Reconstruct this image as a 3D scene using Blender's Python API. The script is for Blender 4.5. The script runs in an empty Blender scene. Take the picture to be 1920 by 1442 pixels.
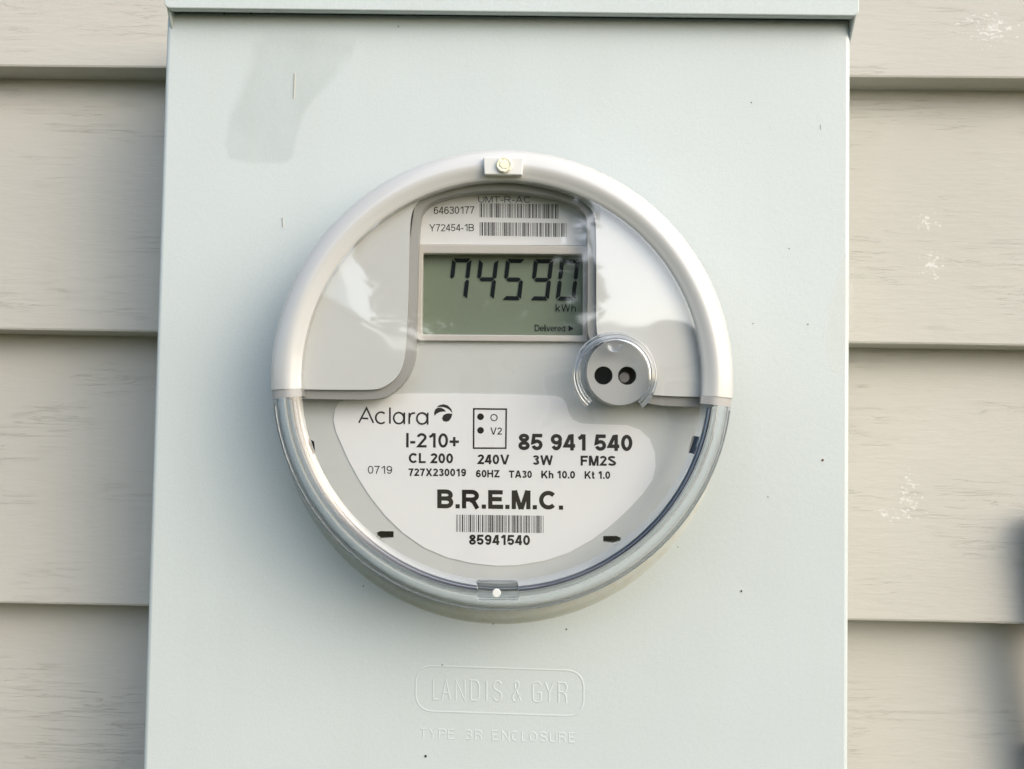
import bpy, bmesh, math, random
from mathutils import Vector, Matrix
random.seed(7)
scene = bpy.context.scene
COL = scene.collection
S = 0.001                      # everything below is laid out in millimetres
PI = math.pi

# ------------------------------------------------------------------ camera, light, exposure
F_PX, CX, CY = 1867.0, 960.0, 721.0
PITCH, ROLL, YAW = math.radians(2.35), math.radians(1.007), math.radians(-0.87)
CAM_D = 545.0                  # camera distance in front of the wall plane
fw = Vector((math.sin(YAW)*math.cos(PITCH), math.cos(YAW)*math.cos(PITCH), math.sin(PITCH)))
rt0 = Vector((math.cos(YAW), -math.sin(YAW), 0.0))
up0 = rt0.cross(fw)
RT = rt0*math.cos(ROLL) + up0*math.sin(ROLL)
UP = -rt0*math.sin(ROLL) + up0*math.cos(ROLL)
cam = bpy.data.cameras.new('camera')
cam.sensor_fit = 'HORIZONTAL'; cam.sensor_width = 36.0
cam.lens = 36.0*F_PX/1920.0
cam.clip_start = 0.01; cam.clip_end = 500
camo = bpy.data.objects.new('camera', cam); COL.objects.link(camo)
M = Matrix.Identity(4)
for i in range(3):
    M[i][0] = RT[i]; M[i][1] = UP[i]; M[i][2] = -fw[i]
M[1][3] = -CAM_D*S
camo.matrix_world = M
scene.camera = camo

SUN_DIR = Vector((0.68, -0.56, 0.52)).normalized()      # towards the sun
el = math.asin(SUN_DIR.z); az = math.atan2(SUN_DIR.x, SUN_DIR.y)
world = bpy.data.worlds.new('World'); scene.world = world; world.use_nodes = True
wn = world.node_tree.nodes; wl = world.node_tree.links
sky = wn.new('ShaderNodeTexSky'); sky.sky_type = 'NISHITA'; sky.sun_disc = False
sky.sun_elevation = el; sky.sun_rotation = az
sky.air_density = 1.0; sky.dust_density = 3.0; sky.ozone_density = 1.0
wl.new(sky.outputs[0], wn['Background'].inputs[0])
wn['Background'].inputs[1].default_value = 0.13
sun = bpy.data.lights.new('sun', 'SUN'); sun.energy = 1.35; sun.angle = math.radians(130)
sun.color = (1.0, 0.985, 0.965)
suno = bpy.data.objects.new('sun', sun); COL.objects.link(suno)
suno.rotation_euler = SUN_DIR.to_track_quat('Z', 'Y').to_euler()
vs = scene.view_settings
vs.view_transform = 'Standard'; vs.look = 'None'; vs.gamma = 1.0; vs.use_curve_mapping = False
vs.exposure = 1.03
scene.render.engine = 'CYCLES'
cy = scene.cycles
cy.max_bounces = 14; cy.transmission_bounces = 12; cy.transparent_max_bounces = 16
cy.glossy_bounces = 6; cy.diffuse_bounces = 5
cy.caustics_reflective = False; cy.caustics_refractive = True; cy.blur_glossy = 0.3
cy.sample_clamp_indirect = 6.0
cy.use_denoising = True

# ------------------------------------------------------------------ helpers
def at(px, py, d):
    """mm (x, z) on the upright plane d mm in front of the wall, seen at a photo pixel"""
    v = RT*((px-CX)/F_PX) - UP*((py-CY)/F_PX) + fw
    t = (CAM_D-d)/v.y
    return (v.x*t, v.z*t)

def link(name, me, mat, parent=None):
    o = bpy.data.objects.new(name, me); COL.objects.link(o)
    if mat: me.materials.append(mat)
    if parent: o.parent = parent
    return o

def from_bm(name, bm, mat, parent=None, smooth=False, angle=35):
    bmesh.ops.recalc_face_normals(bm, faces=bm.faces[:])
    me = bpy.data.meshes.new(name); bm.to_mesh(me); bm.free()
    if smooth:
        for p in me.polygons: p.use_smooth = True
        try: me.set_sharp_from_angle(angle=math.radians(angle))
        except Exception: pass
    return link(name, me, mat, parent)

def V(x, d, z): return (x*S, -d*S, z*S)

def prism(bm, pts, d0, d1, pts0=None):
    """prism from pts (x,z) between depths d0 (back) and d1 (front)"""
    pts0 = pts0 or pts
    a = [bm.verts.new(V(x, d0, z)) for x, z in pts0]
    b = [bm.verts.new(V(x, d1, z)) for x, z in pts]
    n = len(pts)
    bm.faces.new(b); bm.faces.new(a[::-1])
    for i in range(n):
        bm.faces.new((a[i], a[(i+1) % n], b[(i+1) % n], b[i]))

def flat(bm, pts, d):
    bm.faces.new([bm.verts.new(V(x, d, z)) for x, z in pts])

def box(bm, x0, x1, d0, d1, z0, z1):
    prism(bm, [(x0, z0), (x1, z0), (x1, z1), (x0, z1)], d0, d1)

def lathe(bm, prof, c, a0=0.0, a1=2*PI, n=160, closed=False, caps=False):
    """prof: list of (r, d); spun about the axis through c=(x,z) that points out of the wall"""
    full = abs(a1-a0) > 2*PI-1e-6
    m = n if full else n+1
    rings = []
    for k in range(m):
        a = a0+(a1-a0)*k/n
        rings.append([bm.verts.new(V(c[0]+r*math.cos(a), d, c[1]+r*math.sin(a))) for r, d in prof])
    np_ = len(prof)
    for k in range(n):
        A, B = rings[k], rings[(k+1) % m]
        for j in range(np_ if closed else np_-1):
            j2 = (j+1) % np_
            bm.faces.new((A[j], A[j2], B[j2], B[j]))
    if caps and not full:
        bm.faces.new(rings[0]); bm.faces.new(rings[-1][::-1])
    return rings

def disc_cap(bm, ring): bm.faces.new(ring)

def circ(c, r, n=48, a0=0, a1=2*PI):
    full = abs(a1-a0) > 2*PI-1e-6
    return [(c[0]+r*math.cos(a0+(a1-a0)*k/(n if full else n-1)), c[1]+r*math.sin(a0+(a1-a0)*k/(n if full else n-1))) for k in range(n)]

def rrect(x0, x1, z0, z1, r, n=6):
    out = []
    for cx_, cz_, a in ((x1-r, z1-r, 0), (x0+r, z1-r, PI/2), (x0+r, z0+r, PI), (x1-r, z0+r, 1.5*PI)):
        out += [(cx_+r*math.cos(a+PI/2*k/n), cz_+r*math.sin(a+PI/2*k/n)) for k in range(n+1)]
    return out

def px_round(quad, r, n=6):
    """rounded quadrilateral in pixels; quad TL,TR,BR,BL"""
    out = []
    for i in range(4):
        p = Vector(quad[i]); a = Vector(quad[i-1]); b = Vector(quad[(i+1) % 4])
        rr = r[i] if isinstance(r, (list, tuple)) else r
        u = (a-p).normalized()*rr; w = (b-p).normalized()*rr
        if rr == 0: out.append(tuple(p)); continue
        for k in range(n+1):
            t = k/n
            q = (p+u)*(1-t)**2 + p*2*t*(1-t) + (p+w)*t*t
            out.append((q.x, q.y))
    return out

def P(pts, d): return [at(x, y, d) for x, y in pts]

def boolean(target_bm, cutters, name):
    """difference of bmesh solids, returns a fresh mesh"""
    bmesh.ops.recalc_face_normals(target_bm, faces=target_bm.faces[:])
    me = bpy.data.meshes.new(name); target_bm.to_mesh(me); target_bm.free()
    o = bpy.data.objects.new(name, me); COL.objects.link(o)
    tmp = []
    for cbm in cutters:
        for f in cbm.faces: f.smooth = False
        bmesh.ops.recalc_face_normals(cbm, faces=cbm.faces[:])
        cm = bpy.data.meshes.new('cut'); cbm.to_mesh(cm); cbm.free()
        co = bpy.data.objects.new('cut', cm); COL.objects.link(co); tmp.append(co)
        md = o.modifiers.new('b', 'BOOLEAN'); md.operation = 'DIFFERENCE'; md.solver = 'EXACT'; md.object = co
    dg = bpy.context.evaluated_depsgraph_get(); dg.update()
    res = bpy.data.meshes.new_from_object(o.evaluated_get(dg))
    for t in tmp: bpy.data.objects.remove(t)
    bpy.data.objects.remove(o)
    return res

def bevel_mod(o, w, seg=3, angle=40):
    b = o.modifiers.new('bevel', 'BEVEL'); b.width = w*S; b.segments = seg
    b.limit_method = 'ANGLE'; b.angle_limit = math.radians(angle); b.harden_normals = False

def bilin(q, u, v):
    """q = (xl, xr, topL, botL, topR, botR) pixels; u 0..1 rightwards, v 0..1 upwards"""
    xl, xr, tl, bl, tr, br = q
    return (xl+(xr-xl)*u, (bl+(br-bl)*u)*(1-v)+(tl+(tr-tl)*u)*v)

def ribbon2d(bm, pts, w, d, closed=False, ridge=None):
    """mitred strip of width w (same unit as pts, mm) on plane d; ridge = raised centre height"""
    pts = [p for i, p in enumerate(pts) if i == 0 or (Vector(p)-Vector(pts[i-1])).length > 0.012]
    if closed and (Vector(pts[0])-Vector(pts[-1])).length < 0.012: pts = pts[:-1]
    n = len(pts); L, R, C = [], [], []
    for i in range(n):
        p = Vector(pts[i])
        a = Vector(pts[i-1]) if (i > 0 or closed) else None
        b = Vector(pts[(i+1) % n]) if (i < n-1 or closed) else None
        t1 = (p-a).normalized() if a is not None else None
        t2 = (b-p).normalized() if b is not None else None
        if t1 is None: t1 = t2
        if t2 is None: t2 = t1
        t = (t1+t2)
        t = t.normalized() if t.length > 1e-6 else t1
        nrm = Vector((-t.y, t.x)); k = 1.0/max(0.45, nrm.dot(Vector((-t1.y, t1.x))))
        L.append(bm.verts.new(V(p.x+nrm.x*w/2*k, d, p.y+nrm.y*w/2*k)))
        R.append(bm.verts.new(V(p.x-nrm.x*w/2*k, d, p.y-nrm.y*w/2*k)))
        if ridge: C.append(bm.verts.new(V(p.x, d+ridge, p.y)))
    for i in range(n if closed else n-1):
        j = (i+1) % n
        if ridge:
            bm.faces.new((L[i], L[j], C[j], C[i])); bm.faces.new((C[i], C[j], R[j], R[i]))
        else:
            bm.faces.new((L[i], L[j], R[j], R[i]))

def arc(cx_, cy_, rx, ry, a0, a1, n=10):
    return [(cx_+rx*math.cos(math.radians(a0+(a1-a0)*k/n)), cy_+ry*math.sin(math.radians(a0+(a1-a0)*k/n))) for k in range(n+1)]

GW = {'1': .44, 'D': .88, 'A': .98, 'B': .84, 'C': .92, 'E': .78, 'F': .72, 'H': .84, 'K': .92, 'L': .70, 'M': .98, 'O': 1.0, 'R': .92, 'S': .84,
      'T': .82, 'U': .84, 'V': .96, 'W': 1.32, 'X': .92, 'Y': .92, 'Z': .80, 'h': .66, 't': .40, 'k': .66, 'd': .68, 'e': .70, 'v': .70, 'r': .42, '-': .36, '+': .66, '?': .5}
def glyph(ch, w, s):
    """centre lines of a plain grotesque letter in the box 0..w by 0..1, stroke thickness s"""
    A = arc; l = s/2; r = w-l; b = l; t = 1-l; m = w/2
    def El(cx_, cy_, rx, ry, a0, a1, n=14): return A(cx_, cy_, rx, ry, a0, a1, n)
    xh = .72
    return {
     '0': [El(m, .5, m-l, .5-l, 90, 450, 26)],
     '1': [[(r, 0), (r, 1)], [(0.0, .735), (w*.38, .81), (r-l*.6, .97)]],
     '2': [El(m, .71, m-l, .29-l, 172, -30)+[(l*1.25, b), (w, b)]],
     '3': [El(m-.01, .745, m-l-.02, .255-l, 165, -72)+[(m-.06, .53)], El(m, .275, m-l, .275-l, 78, -165)],
     '4': [[(w*.72, 0), (w*.72, 1)], [(w*.72-l*.9, .95), (l*.8, .285), (w, .285)]],
     '5': [[(w-.03, t), (w*.22, t), (w*.13, .47)]+El(m-.01, .33, m-l, .33-l, 128, -165)],
     '6': [El(m, .325, m-l, .325-l, 90, 450, 22), El(m+.01, .5, m-l, .5-l, 38, 186)],
     '7': [[(0, t), (r-.01, t), (w*.56, .52), (w*.36, 0)]],
     '8': [El(m, .75, m-l-.03, .25-l, 90, 450, 20), El(m, .275, m-l, .275-l, 90, 450, 22)],
     '9': [El(m, .675, m-l, .325-l, 90, 450, 22), El(m-.01, .5, m-l, .5-l, 218, 366)],
     'A': [[(l*1.05, 0), (m-s*.12, 1)], [(w-l*1.05, 0), (m+s*.12, 1)], [(w*.2, .29), (w*.8, .29)]],
     'B': [[(l, 0), (l, 1)], [(s*.9, t), (w*.55, t)]+El(w*.55, (t+.52)/2, r-w*.55-.03, (t-.52)/2, 90, -90, 10)+[(s*.9, .52)], [(w*.55, .52)]+El(w*.57, (.52+b)/2, r-w*.57, (.52-b)/2, 90, -90, 10)+[(s*.9, b)]],
     'C': [El(m+.02, .5, m+.02-l, .5-l, 42, 318, 22)],
     'D': [[(l, 0), (l, 1)], [(s*.9, t), (w*.45, t)]+El(w*.42, .5, r-w*.42, .5-l, 78, -78, 16)+[(s*.9, b)]],
     'E': [[(l, 0), (l, 1)], [(s*.9, t), (w-.02, t)], [(s*.9, .52), (w-.07, .52)], [(s*.9, b), (w, b)]],
     'F': [[(l, 0), (l, 1)], [(s*.9, t), (w, t)], [(s*.9, .50), (w-.09, .50)]],
     'H': [[(l, 0), (l, 1)], [(r, 0), (r, 1)], [(s*.9, .52), (w-s*.9, .52)]],
     'I': [[(m, 0), (m, 1)]], 'l': [[(m, 0), (m, 1)]], '.': [[(m, 0), (m, s)]],
     'i': [[(m, 0), (m, xh)], [(m, .86), (m, 1)]],
     'K': [[(l, 0), (l, 1)], [(r-.02, 1), (s*.8, .34)], [(w*.42, .60), (r+.01, 0)]],
     'L': [[(l, 0), (l, 1)], [(s*.9, b), (w, b)]],
     'M': [[(l, 0), (l, 1)], [(r, 0), (r, 1)], [(s*.72, 1), (m-s*.06, 0)], [(w-s*.72, 1), (m+s*.06, 0)]],
     'O': [El(m, .5, m-l, .5-l, 90, 450, 28)],
     'R': [[(l, 0), (l, 1)], [(s*.9, t), (w*.56, t)]+El(w*.56, (t+.48)/2, r-w*.56-.03, (t-.48)/2, 90, -90, 10)+[(s*.9, .48)], [(w*.50, .46), (w*.66, .36), (r, 0)]],
     'S': [El(m, .74, m-l-.02, .26-l, 22, 238, 14)+El(m, .27, m-l, .27-l, 60, -162, 14)],
     'T': [[(0, t), (w, t)], [(m, 0), (m, 1-s*.9)]],
     'U': [[(l, 1), (l, .34)]+El(m, .34, m-l, .34-l, 180, 360)+[(r, 1)]],
     'V': [[(l*1.05, 1), (m-s*.1, 0)], [(w-l*1.05, 1), (m+s*.1, 0)]],
     'W': [[(l, 1), (w*.27, 0)], [(m, 1), (w*.25, 0)], [(m, 1), (w*.75, 0)], [(w-l, 1), (w*.73, 0)]],
     'X': [[(l*1.15, 1), (w-l*1.15, 0)], [(w-l*1.15, 1), (l*1.15, 0)]],
     'Y': [[(l, 1), (m, .42)], [(w-l, 1), (m, .42)], [(m, 0), (m, .46)]],
     'Z': [[(.02, t), (w-s*.75, t), (s*.75, b), (w, b)]],
     'h': [[(l, 0), (l, 1)], [(s*.9, .42)]+El(m, .44, r-m, .28-l, 170, 0, 10)+[(r, 0)]],
     't': [[(w*.42, .95), (w*.42, .18), (w*.56, b), (w, b+.01)], [(0, xh-l), (w*.92, xh-l)]],
     'k': [[(l, 0), (l, 1)], [(r, xh), (s*.8, .28)], [(w*.42, .45), (r+.01, 0)]],
     'd': [El(m-.01, xh/2, m-l-.01, xh/2-l, 90, 450, 20), [(r, 0), (r, 1)]],
     'e': [[(l, xh/2), (r, xh/2)], El(m, xh/2, m-l, xh/2-l, 0, 318, 18)],
     'v': [[(l, xh), (m, 0)], [(r, xh), (m, 0)]],
     'r': [[(l, 0), (l, xh)], [(s*.9, .44), (w*.45, xh-l*1.2), (w, xh-l)]],
     '-': [[(0, .36), (w, .36)]], '+': [[(0, .42), (w, .42)], [(m, .10), (m, .74)]],
    }[ch]

def letter_mesh(name, body, q, d, mat, parent, s=0.19, gap=0.11, space=0.38):
    """writing in grotesque letters, fitted to the pixel box q"""
    x = 0.0; items = []; digits = any(c in '23456789' for c in body)
    for ch in body:
        if ch == ' ': x += space; continue
        w = GW.get(ch, s if ch in 'Ili.' else .69)
        if ch == '1': x += .09
        items.append((ch, x, w)); x += w+gap+(.08 if ch == '1' else 0)
    W = x-gap
    hpx = abs(q[3]-q[2]); bm = bmesh.new(); ddw = s*hpx*(CAM_D-d)/F_PX
    asp = (q[1]-q[0])/(W*hpx)             # horizontal squeeze
    lo, hi = items[0][1], W
    for ch, x0, w in items:
        for i, st in enumerate(glyph(ch, w, s)):
            pts = P([bilin(q, (x0+u-lo)/(hi-lo), v) for u, v in st], d+0.010*i)
            closed = (Vector(pts[0])-Vector(pts[-1])).length < 1e-4
            if closed: pts = pts[:-1]
            ribbon2d(bm, pts, ddw*(0.5+0.5*min(1.15, asp)), d+0.010*i, closed=closed)
    return from_bm(name, bm, mat, parent)

def tag(o, label, cat=None, group=None, kind=None):
    if label: o['label'] = label
    if cat: o['category'] = cat
    if group: o['group'] = group
    if kind: o['kind'] = kind

def empty(name, x, d, z):
    o = bpy.data.objects.new(name, None); COL.objects.link(o)
    o.empty_display_size = 0.02
    return o       # kept at the world origin so that the parts stay in plain millimetres

# ------------------------------------------------------------------ materials
def mat(name, col, rough=0.5, spec=0.5, metal=0.0, coat=0.0, coat_rough=0.05):
    m = bpy.data.materials.new(name); m.use_nodes = True
    b = m.node_tree.nodes['Principled BSDF']
    b.inputs['Base Color'].default_value = (*col, 1); b.inputs['Roughness'].default_value = rough
    b.inputs['Specular IOR Level'].default_value = spec; b.inputs['Metallic'].default_value = metal
    b.inputs['Coat Weight'].default_value = coat; b.inputs['Coat Roughness'].default_value = coat_rough
    return m

class NT:
    def __init__(s, m): s.t = m.node_tree; s.b = s.t.nodes['Principled BSDF']; s.co = None
    def n(s, typ, **kw):
        x = s.t.nodes.new(typ)
        for k, v in kw.items(): setattr(x, k, v)
        return x
    def l(s, a, b): s.t.links.new(a, b)
    def coord(s, scale, loc=(0, 0, 0), rot=(0, 0, 0)):
        if not s.co: s.co = s.n('ShaderNodeTexCoord')
        mp = s.n('ShaderNodeMapping'); mp.inputs['Scale'].default_value = scale
        mp.inputs['Location'].default_value = loc; mp.inputs['Rotation'].default_value = rot
        s.l(s.co.outputs['Object'], mp.inputs[0]); return mp.outputs[0]
    def noise(s, vec, scale=1.0, detail=4.0, rough=0.55, dist=0.0):
        x = s.n('ShaderNodeTexNoise'); x.inputs['Scale'].default_value = scale
        x.inputs['Detail'].default_value = detail; x.inputs['Roughness'].default_value = rough
        x.inputs['Distortion'].default_value = dist
        s.l(vec, x.inputs['Vector']); return x.outputs['Fac']
    def ramp(s, fac, stops):
        r = s.n('ShaderNodeValToRGB'); e = r.color_ramp.elements
        while len(e) < len(stops): e.new(0.5)
        for i, (p, c) in enumerate(stops):
            e[i].position = p; e[i].color = (c, c, c, 1) if not isinstance(c, tuple) else (*c, 1)
        s.l(fac, r.inputs[0]); return r.outputs[0]
    def math(s, op, a, b=None):
        x = s.n('ShaderNodeMath', operation=op)
        for i, v in enumerate((a, b)):
            if v is None: continue
            if isinstance(v, (int, float)): x.inputs[i].default_value = v
            else: s.l(v, x.inputs[i])
        return x.outputs[0]
    def mix(s, fac, a, b):
        x = s.n('ShaderNodeMix', data_type='RGBA')
        for v, i in ((fac, 0), (a, 6), (b, 7)):
            if isinstance(v, tuple): x.inputs[i].default_value = (*v, 1)
            elif isinstance(v, (int, float)): x.inputs[i].default_value = v
            else: s.l(v, x.inputs[i])
        return x.outputs[2]
    def bump(s, h, strength, dist):
        x = s.n('ShaderNodeBump'); x.inputs['Strength'].default_value = strength
        x.inputs['Distance'].default_value = dist
        s.l(h, x.inputs['Height']); s.l(x.outputs[0], s.b.inputs['Normal'])

def painted(name, col, dirt=0.0, rough=0.38):
    m = mat(name, col, rough, 0.35); t = NT(m)
    big = t.noise(t.coord((9, 9, 9)), 1, 3)
    fine = t.noise(t.coord((1300, 1300, 1300)), 1, 2)
    c = t.mix(t.ramp(big, [(0.3, 0.0), (0.7, 1.0)]), tuple(x*0.97 for x in col), tuple(min(1, x*1.03) for x in col))
    c = t.mix(t.math('MULTIPLY', t.ramp(fine, [(0.3, 0.0), (0.7, 1.0)]), 0.42), c, tuple(x*0.8 for x in col))
    run = t.noise(t.coord((70, 70, 3.5), (2, 0, 1)), 1, 4)
    c = t.mix(t.math('MULTIPLY', t.ramp(run, [(0.5, 0.0), (0.75, 1.0)]), 0.10), c, (col[0]*0.86, col[1]*0.82, col[2]*0.74))
    t.l(c, t.b.inputs['Base Color'])
    peel = t.noise(t.coord((420, 420, 420)), 1, 2)
    t.bump(peel, 0.10, 0.0006)
    t.l(t.ramp(big, [(0.3, rough-0.05), (0.7, rough+0.06)]), t.b.inputs['Roughness'])
    return m

BOX_COL = (0.54, 0.605, 0.61)
m_box = painted('grey_enamel', BOX_COL)
m_collar = painted('grey_enamel_with_dust', (0.52, 0.575, 0.56))
t = NT(m_collar)
src = t.b.inputs['Base Color'].links[0].from_socket
t.l(t.mix(t.math('MULTIPLY', t.ramp(t.noise(t.coord((260, 260, 260)), 1, 4, 0.7), [(0.45, 0.15), (0.75, 1.0)]), 0.5), src, (0.44, 0.40, 0.30)), t.b.inputs['Base Color'])
m_stain = mat('dull_residue', (0.44, 0.50, 0.49), 0.6, 0.2)
m_plastic = mat('light_grey_plastic', (0.60, 0.58, 0.55), 0.33, 0.5, coat=0.3, coat_rough=0.06)
m_hood = mat('grey_plastic_hood', (0.66, 0.68, 0.675), 0.35, 0.4)
m_shoulder = mat('clear_coated_grey_plastic', (0.53, 0.545, 0.54), 0.35, 0.4, coat=1.0, coat_rough=0.04)
m_band = mat('grey_plastic_edge', (0.37, 0.375, 0.37), 0.4, 0.4)
m_plate = mat('grey_plastic_plate', (0.62, 0.65, 0.65), 0.42, 0.4)
for mm_ in (m_plastic, m_hood, m_band, m_plate, m_shoulder):
    t = NT(mm_); base = tuple(t.b.inputs['Base Color'].default_value)[:3]
    f = t.noise(t.coord((1500, 1500, 1500)), 1, 2)
    g = t.noise(t.coord((60, 60, 60)), 1, 3)
    c = t.mix(t.math('MULTIPLY', f, 0.16), base, tuple(x*0.8 for x in base))
    c = t.mix(t.math('MULTIPLY', t.ramp(g, [(0.45, 0.0), (0.75, 1.0)]), 0.12), c, (base[0]*0.93, base[1]*0.88, base[2]*0.78))
    t.l(c, t.b.inputs['Base Color'])
m_port = mat('grey_port_plastic', (0.46, 0.475, 0.475), 0.55, 0.4)
m_base = mat('dusty_grey_base', (0.20, 0.19, 0.17), 0.5, 0.3)
m_label = mat('white_label', (0.84, 0.86, 0.88), 0.45, 0.3)
m_ink = mat('black_ink', (0.022, 0.018, 0.017), 0.5, 0.2)
m_ink_faint = mat('faded_ink', (0.16, 0.2, 0.27), 0.5, 0.2)
m_lcd = mat('lcd_glass', (0.195, 0.24, 0.18), 0.28, 0.4)
m_seg = mat('lcd_segment', (0.008, 0.012, 0.016), 0.6, 0.1)
m_dark = mat('dark_cavity', (0.012, 0.011, 0.011), 0.6, 0.2)
m_pin = mat('metal_pin', (0.34, 0.31, 0.29), 0.3, 0.5, metal=0.8)
m_plug = mat('cream_plug', (0.78, 0.76, 0.60), 0.4, 0.5)
m_white = mat('white_plug', (0.66, 0.68, 0.66), 0.5, 0.4)
m_rust = mat('rust_speck', (0.10, 0.035, 0.02), 0.8, 0.1)
m_speck = mat('black_speck', (0.02, 0.018, 0.015), 0.8, 0.1)
m_scratch = mat('paint_drip', (0.46, 0.44, 0.38), 0.5, 0.3)

def glass(name, col=(0.97, 0.975, 0.98), ior=1.5):
    m = bpy.data.materials.new(name); m.use_nodes = True; nt = m.node_tree; nt.nodes.clear()
    g = nt.nodes.new('ShaderNodeBsdfGlass'); g.inputs['Color'].default_value = (*col, 1)
    g.inputs['IOR'].default_value = ior; g.inputs['Roughness'].default_value = 0.0
    o = nt.nodes.new('ShaderNodeOutputMaterial'); nt.links.new(g.outputs[0], o.inputs[0]); return m
m_glass = glass('clear_polycarbonate', (0.955, 0.965, 0.975), 1.54)

def thin_clear(name, base=0.155):
    m = bpy.data.materials.new(name); m.use_nodes = True; nt = m.node_tree; nt.nodes.clear()
    lw = nt.nodes.new('ShaderNodeLayerWeight'); lw.inputs[0].default_value = 0.5
    pw = nt.nodes.new('ShaderNodeMath'); pw.operation = 'POWER'; pw.inputs[1].default_value = 5
    ml = nt.nodes.new('ShaderNodeMath'); ml.operation = 'MULTIPLY_ADD'
    ml.inputs[1].default_value = 1-base; ml.inputs[2].default_value = base
    nt.links.new(lw.outputs['Facing'], pw.inputs[0]); nt.links.new(pw.outputs[0], ml.inputs[0])
    tr = nt.nodes.new('ShaderNodeBsdfTransparent'); tr.inputs[0].default_value = (0.97, 0.975, 0.97, 1)
    gl = nt.nodes.new('ShaderNodeBsdfGlossy'); gl.inputs['Roughness'].default_value = 0.04
    mx = nt.nodes.new('ShaderNodeMixShader')
    nt.links.new(ml.outputs[0], mx.inputs[0]); nt.links.new(tr.outputs[0], mx.inputs[1]); nt.links.new(gl.outputs[0], mx.inputs[2])
    tc = nt.nodes.new('ShaderNodeTexCoord'); nz = nt.nodes.new('ShaderNodeTexNoise')
    nz.inputs['Scale'].default_value = 34; nz.inputs['Detail'].default_value = 1
    nt.links.new(tc.outputs['Object'], nz.inputs['Vector'])
    bp = nt.nodes.new('ShaderNodeBump'); bp.inputs['Strength'].default_value = 0.12; bp.inputs['Distance'].default_value = 0.0025
    nt.links.new(nz.outputs['Fac'], bp.inputs['Height']); nt.links.new(bp.outputs[0], gl.inputs['Normal'])
    o = nt.nodes.new('ShaderNodeOutputMaterial'); nt.links.new(mx.outputs[0], o.inputs[0]); return m
m_sheet = thin_clear('clear_cover_sheet')

# wood-grain hardboard siding
SID = (0.455, 0.45, 0.408)
m_siding = mat('painted_wood_grain', SID, 0.62, 0.25)
t = NT(m_siding)
warp = t.noise(t.coord((14, 14, 30)), 1, 2)
grain = t.noise(t.coord((13, 13, 270), ), 1, 6, 0.62, 0.6)
lines = t.ramp(grain, [(0.476, 0.0), (0.486, 1.0), (0.489, 1.0), (0.497, 0.0)])
patch = t.ramp(t.noise(t.coord((16, 16, 40), (3, 1, 5)), 1, 3), [(0.50, 0.0), (0.64, 1.0)])
dash = t.ramp(t.noise(t.coord((120, 120, 500), (1, 2, 3)), 1, 2), [(0.25, 0.25), (0.5, 1.0)])
crack = t.math('MULTIPLY', t.math('MULTIPLY', lines, patch), dash)
fine = t.noise(t.coord((1200, 1200, 1500)), 1, 3)
mid = t.noise(t.coord((90, 90, 420)), 1, 4)
h = t.math('ADD', t.math('MULTIPLY', crack, -0.8), t.math('MULTIPLY', mid, 0.62))
h = t.math('ADD', h, t.math('MULTIPLY', fine, 0.12))
t.bump(h, 0.48, 0.0008)
c = t.mix(t.ramp(t.noise(t.coord((7, 7, 12)), 1, 3), [(0.3, 0.0), (0.7, 1.0)]), tuple(x*0.95 for x in SID), tuple(x*1.04 for x in SID))
c = t.mix(t.math('MULTIPLY', fine, 0.22), c, tuple(x*0.72 for x in SID))
c = t.mix(t.math('MULTIPLY', crack, 0.05), c, (0.19, 0.165, 0.13))
# flaked spots where the white primer shows, each near its own place on the wall
def spot(px, py, rx, rz):
    x, z = at(px, py, 48)
    mp = t.coord((1/(rx*S), 0, 1/(rz*S)), (-x/rx, 0, -z/rz))
    ln = t.n('ShaderNodeVectorMath', operation='LENGTH'); t.l(mp, ln.inputs[0])
    return t.math('SUBTRACT', 1.0, ln.outputs['Value'])
spots = None
for a in ((1735, 418, 12, 10), (1745, 500, 14, 15), (1703, 930, 12, 20), (1690, 965, 22, 8), (1850, 60, 34, 16)):
    k = spot(*a)
    spots = k if spots is None else t.math('MAXIMUM', spots, k)
fl = t.noise(t.coord((330, 330, 560)), 1, 4, 0.65)
flake = t.ramp(t.math('ADD', t.math('MULTIPLY', t.math('MAXIMUM', spots, 0.0), 0.26), fl), [(0.72, 0.0), (0.79, 1.0)])
gate = t.ramp(spots, [(0.0, 0.0), (0.15, 1.0)])
flake = t.math('MULTIPLY', flake, gate)
c = t.mix(t.math('MULTIPLY', flake, 0.6), c, (0.66, 0.67, 0.65))
t.l(c, t.b.inputs['Base Color'])

m_ground = mat('dry_lawn', (0.10, 0.10, 0.055), 0.9, 0.1)
t = NT(m_ground)
c = t.mix(t.noise(t.coord((1.3, 1.3, 1.3)), 1, 8), (0.055, 0.075, 0.03), (0.17, 0.145, 0.09))
t.l(c, t.b.inputs['Base Color'])

# ------------------------------------------------------------------ ground and siding wall
bm = bmesh.new()
bm.faces.new([bm.verts.new(v) for v in ((-80, -120, -1.5), (80, -120, -1.5), (80, 20, -1.5), (-80, 20, -1.5))])
g = from_bm('ground', bm, m_ground); tag(g, None, kind='structure')

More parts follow.
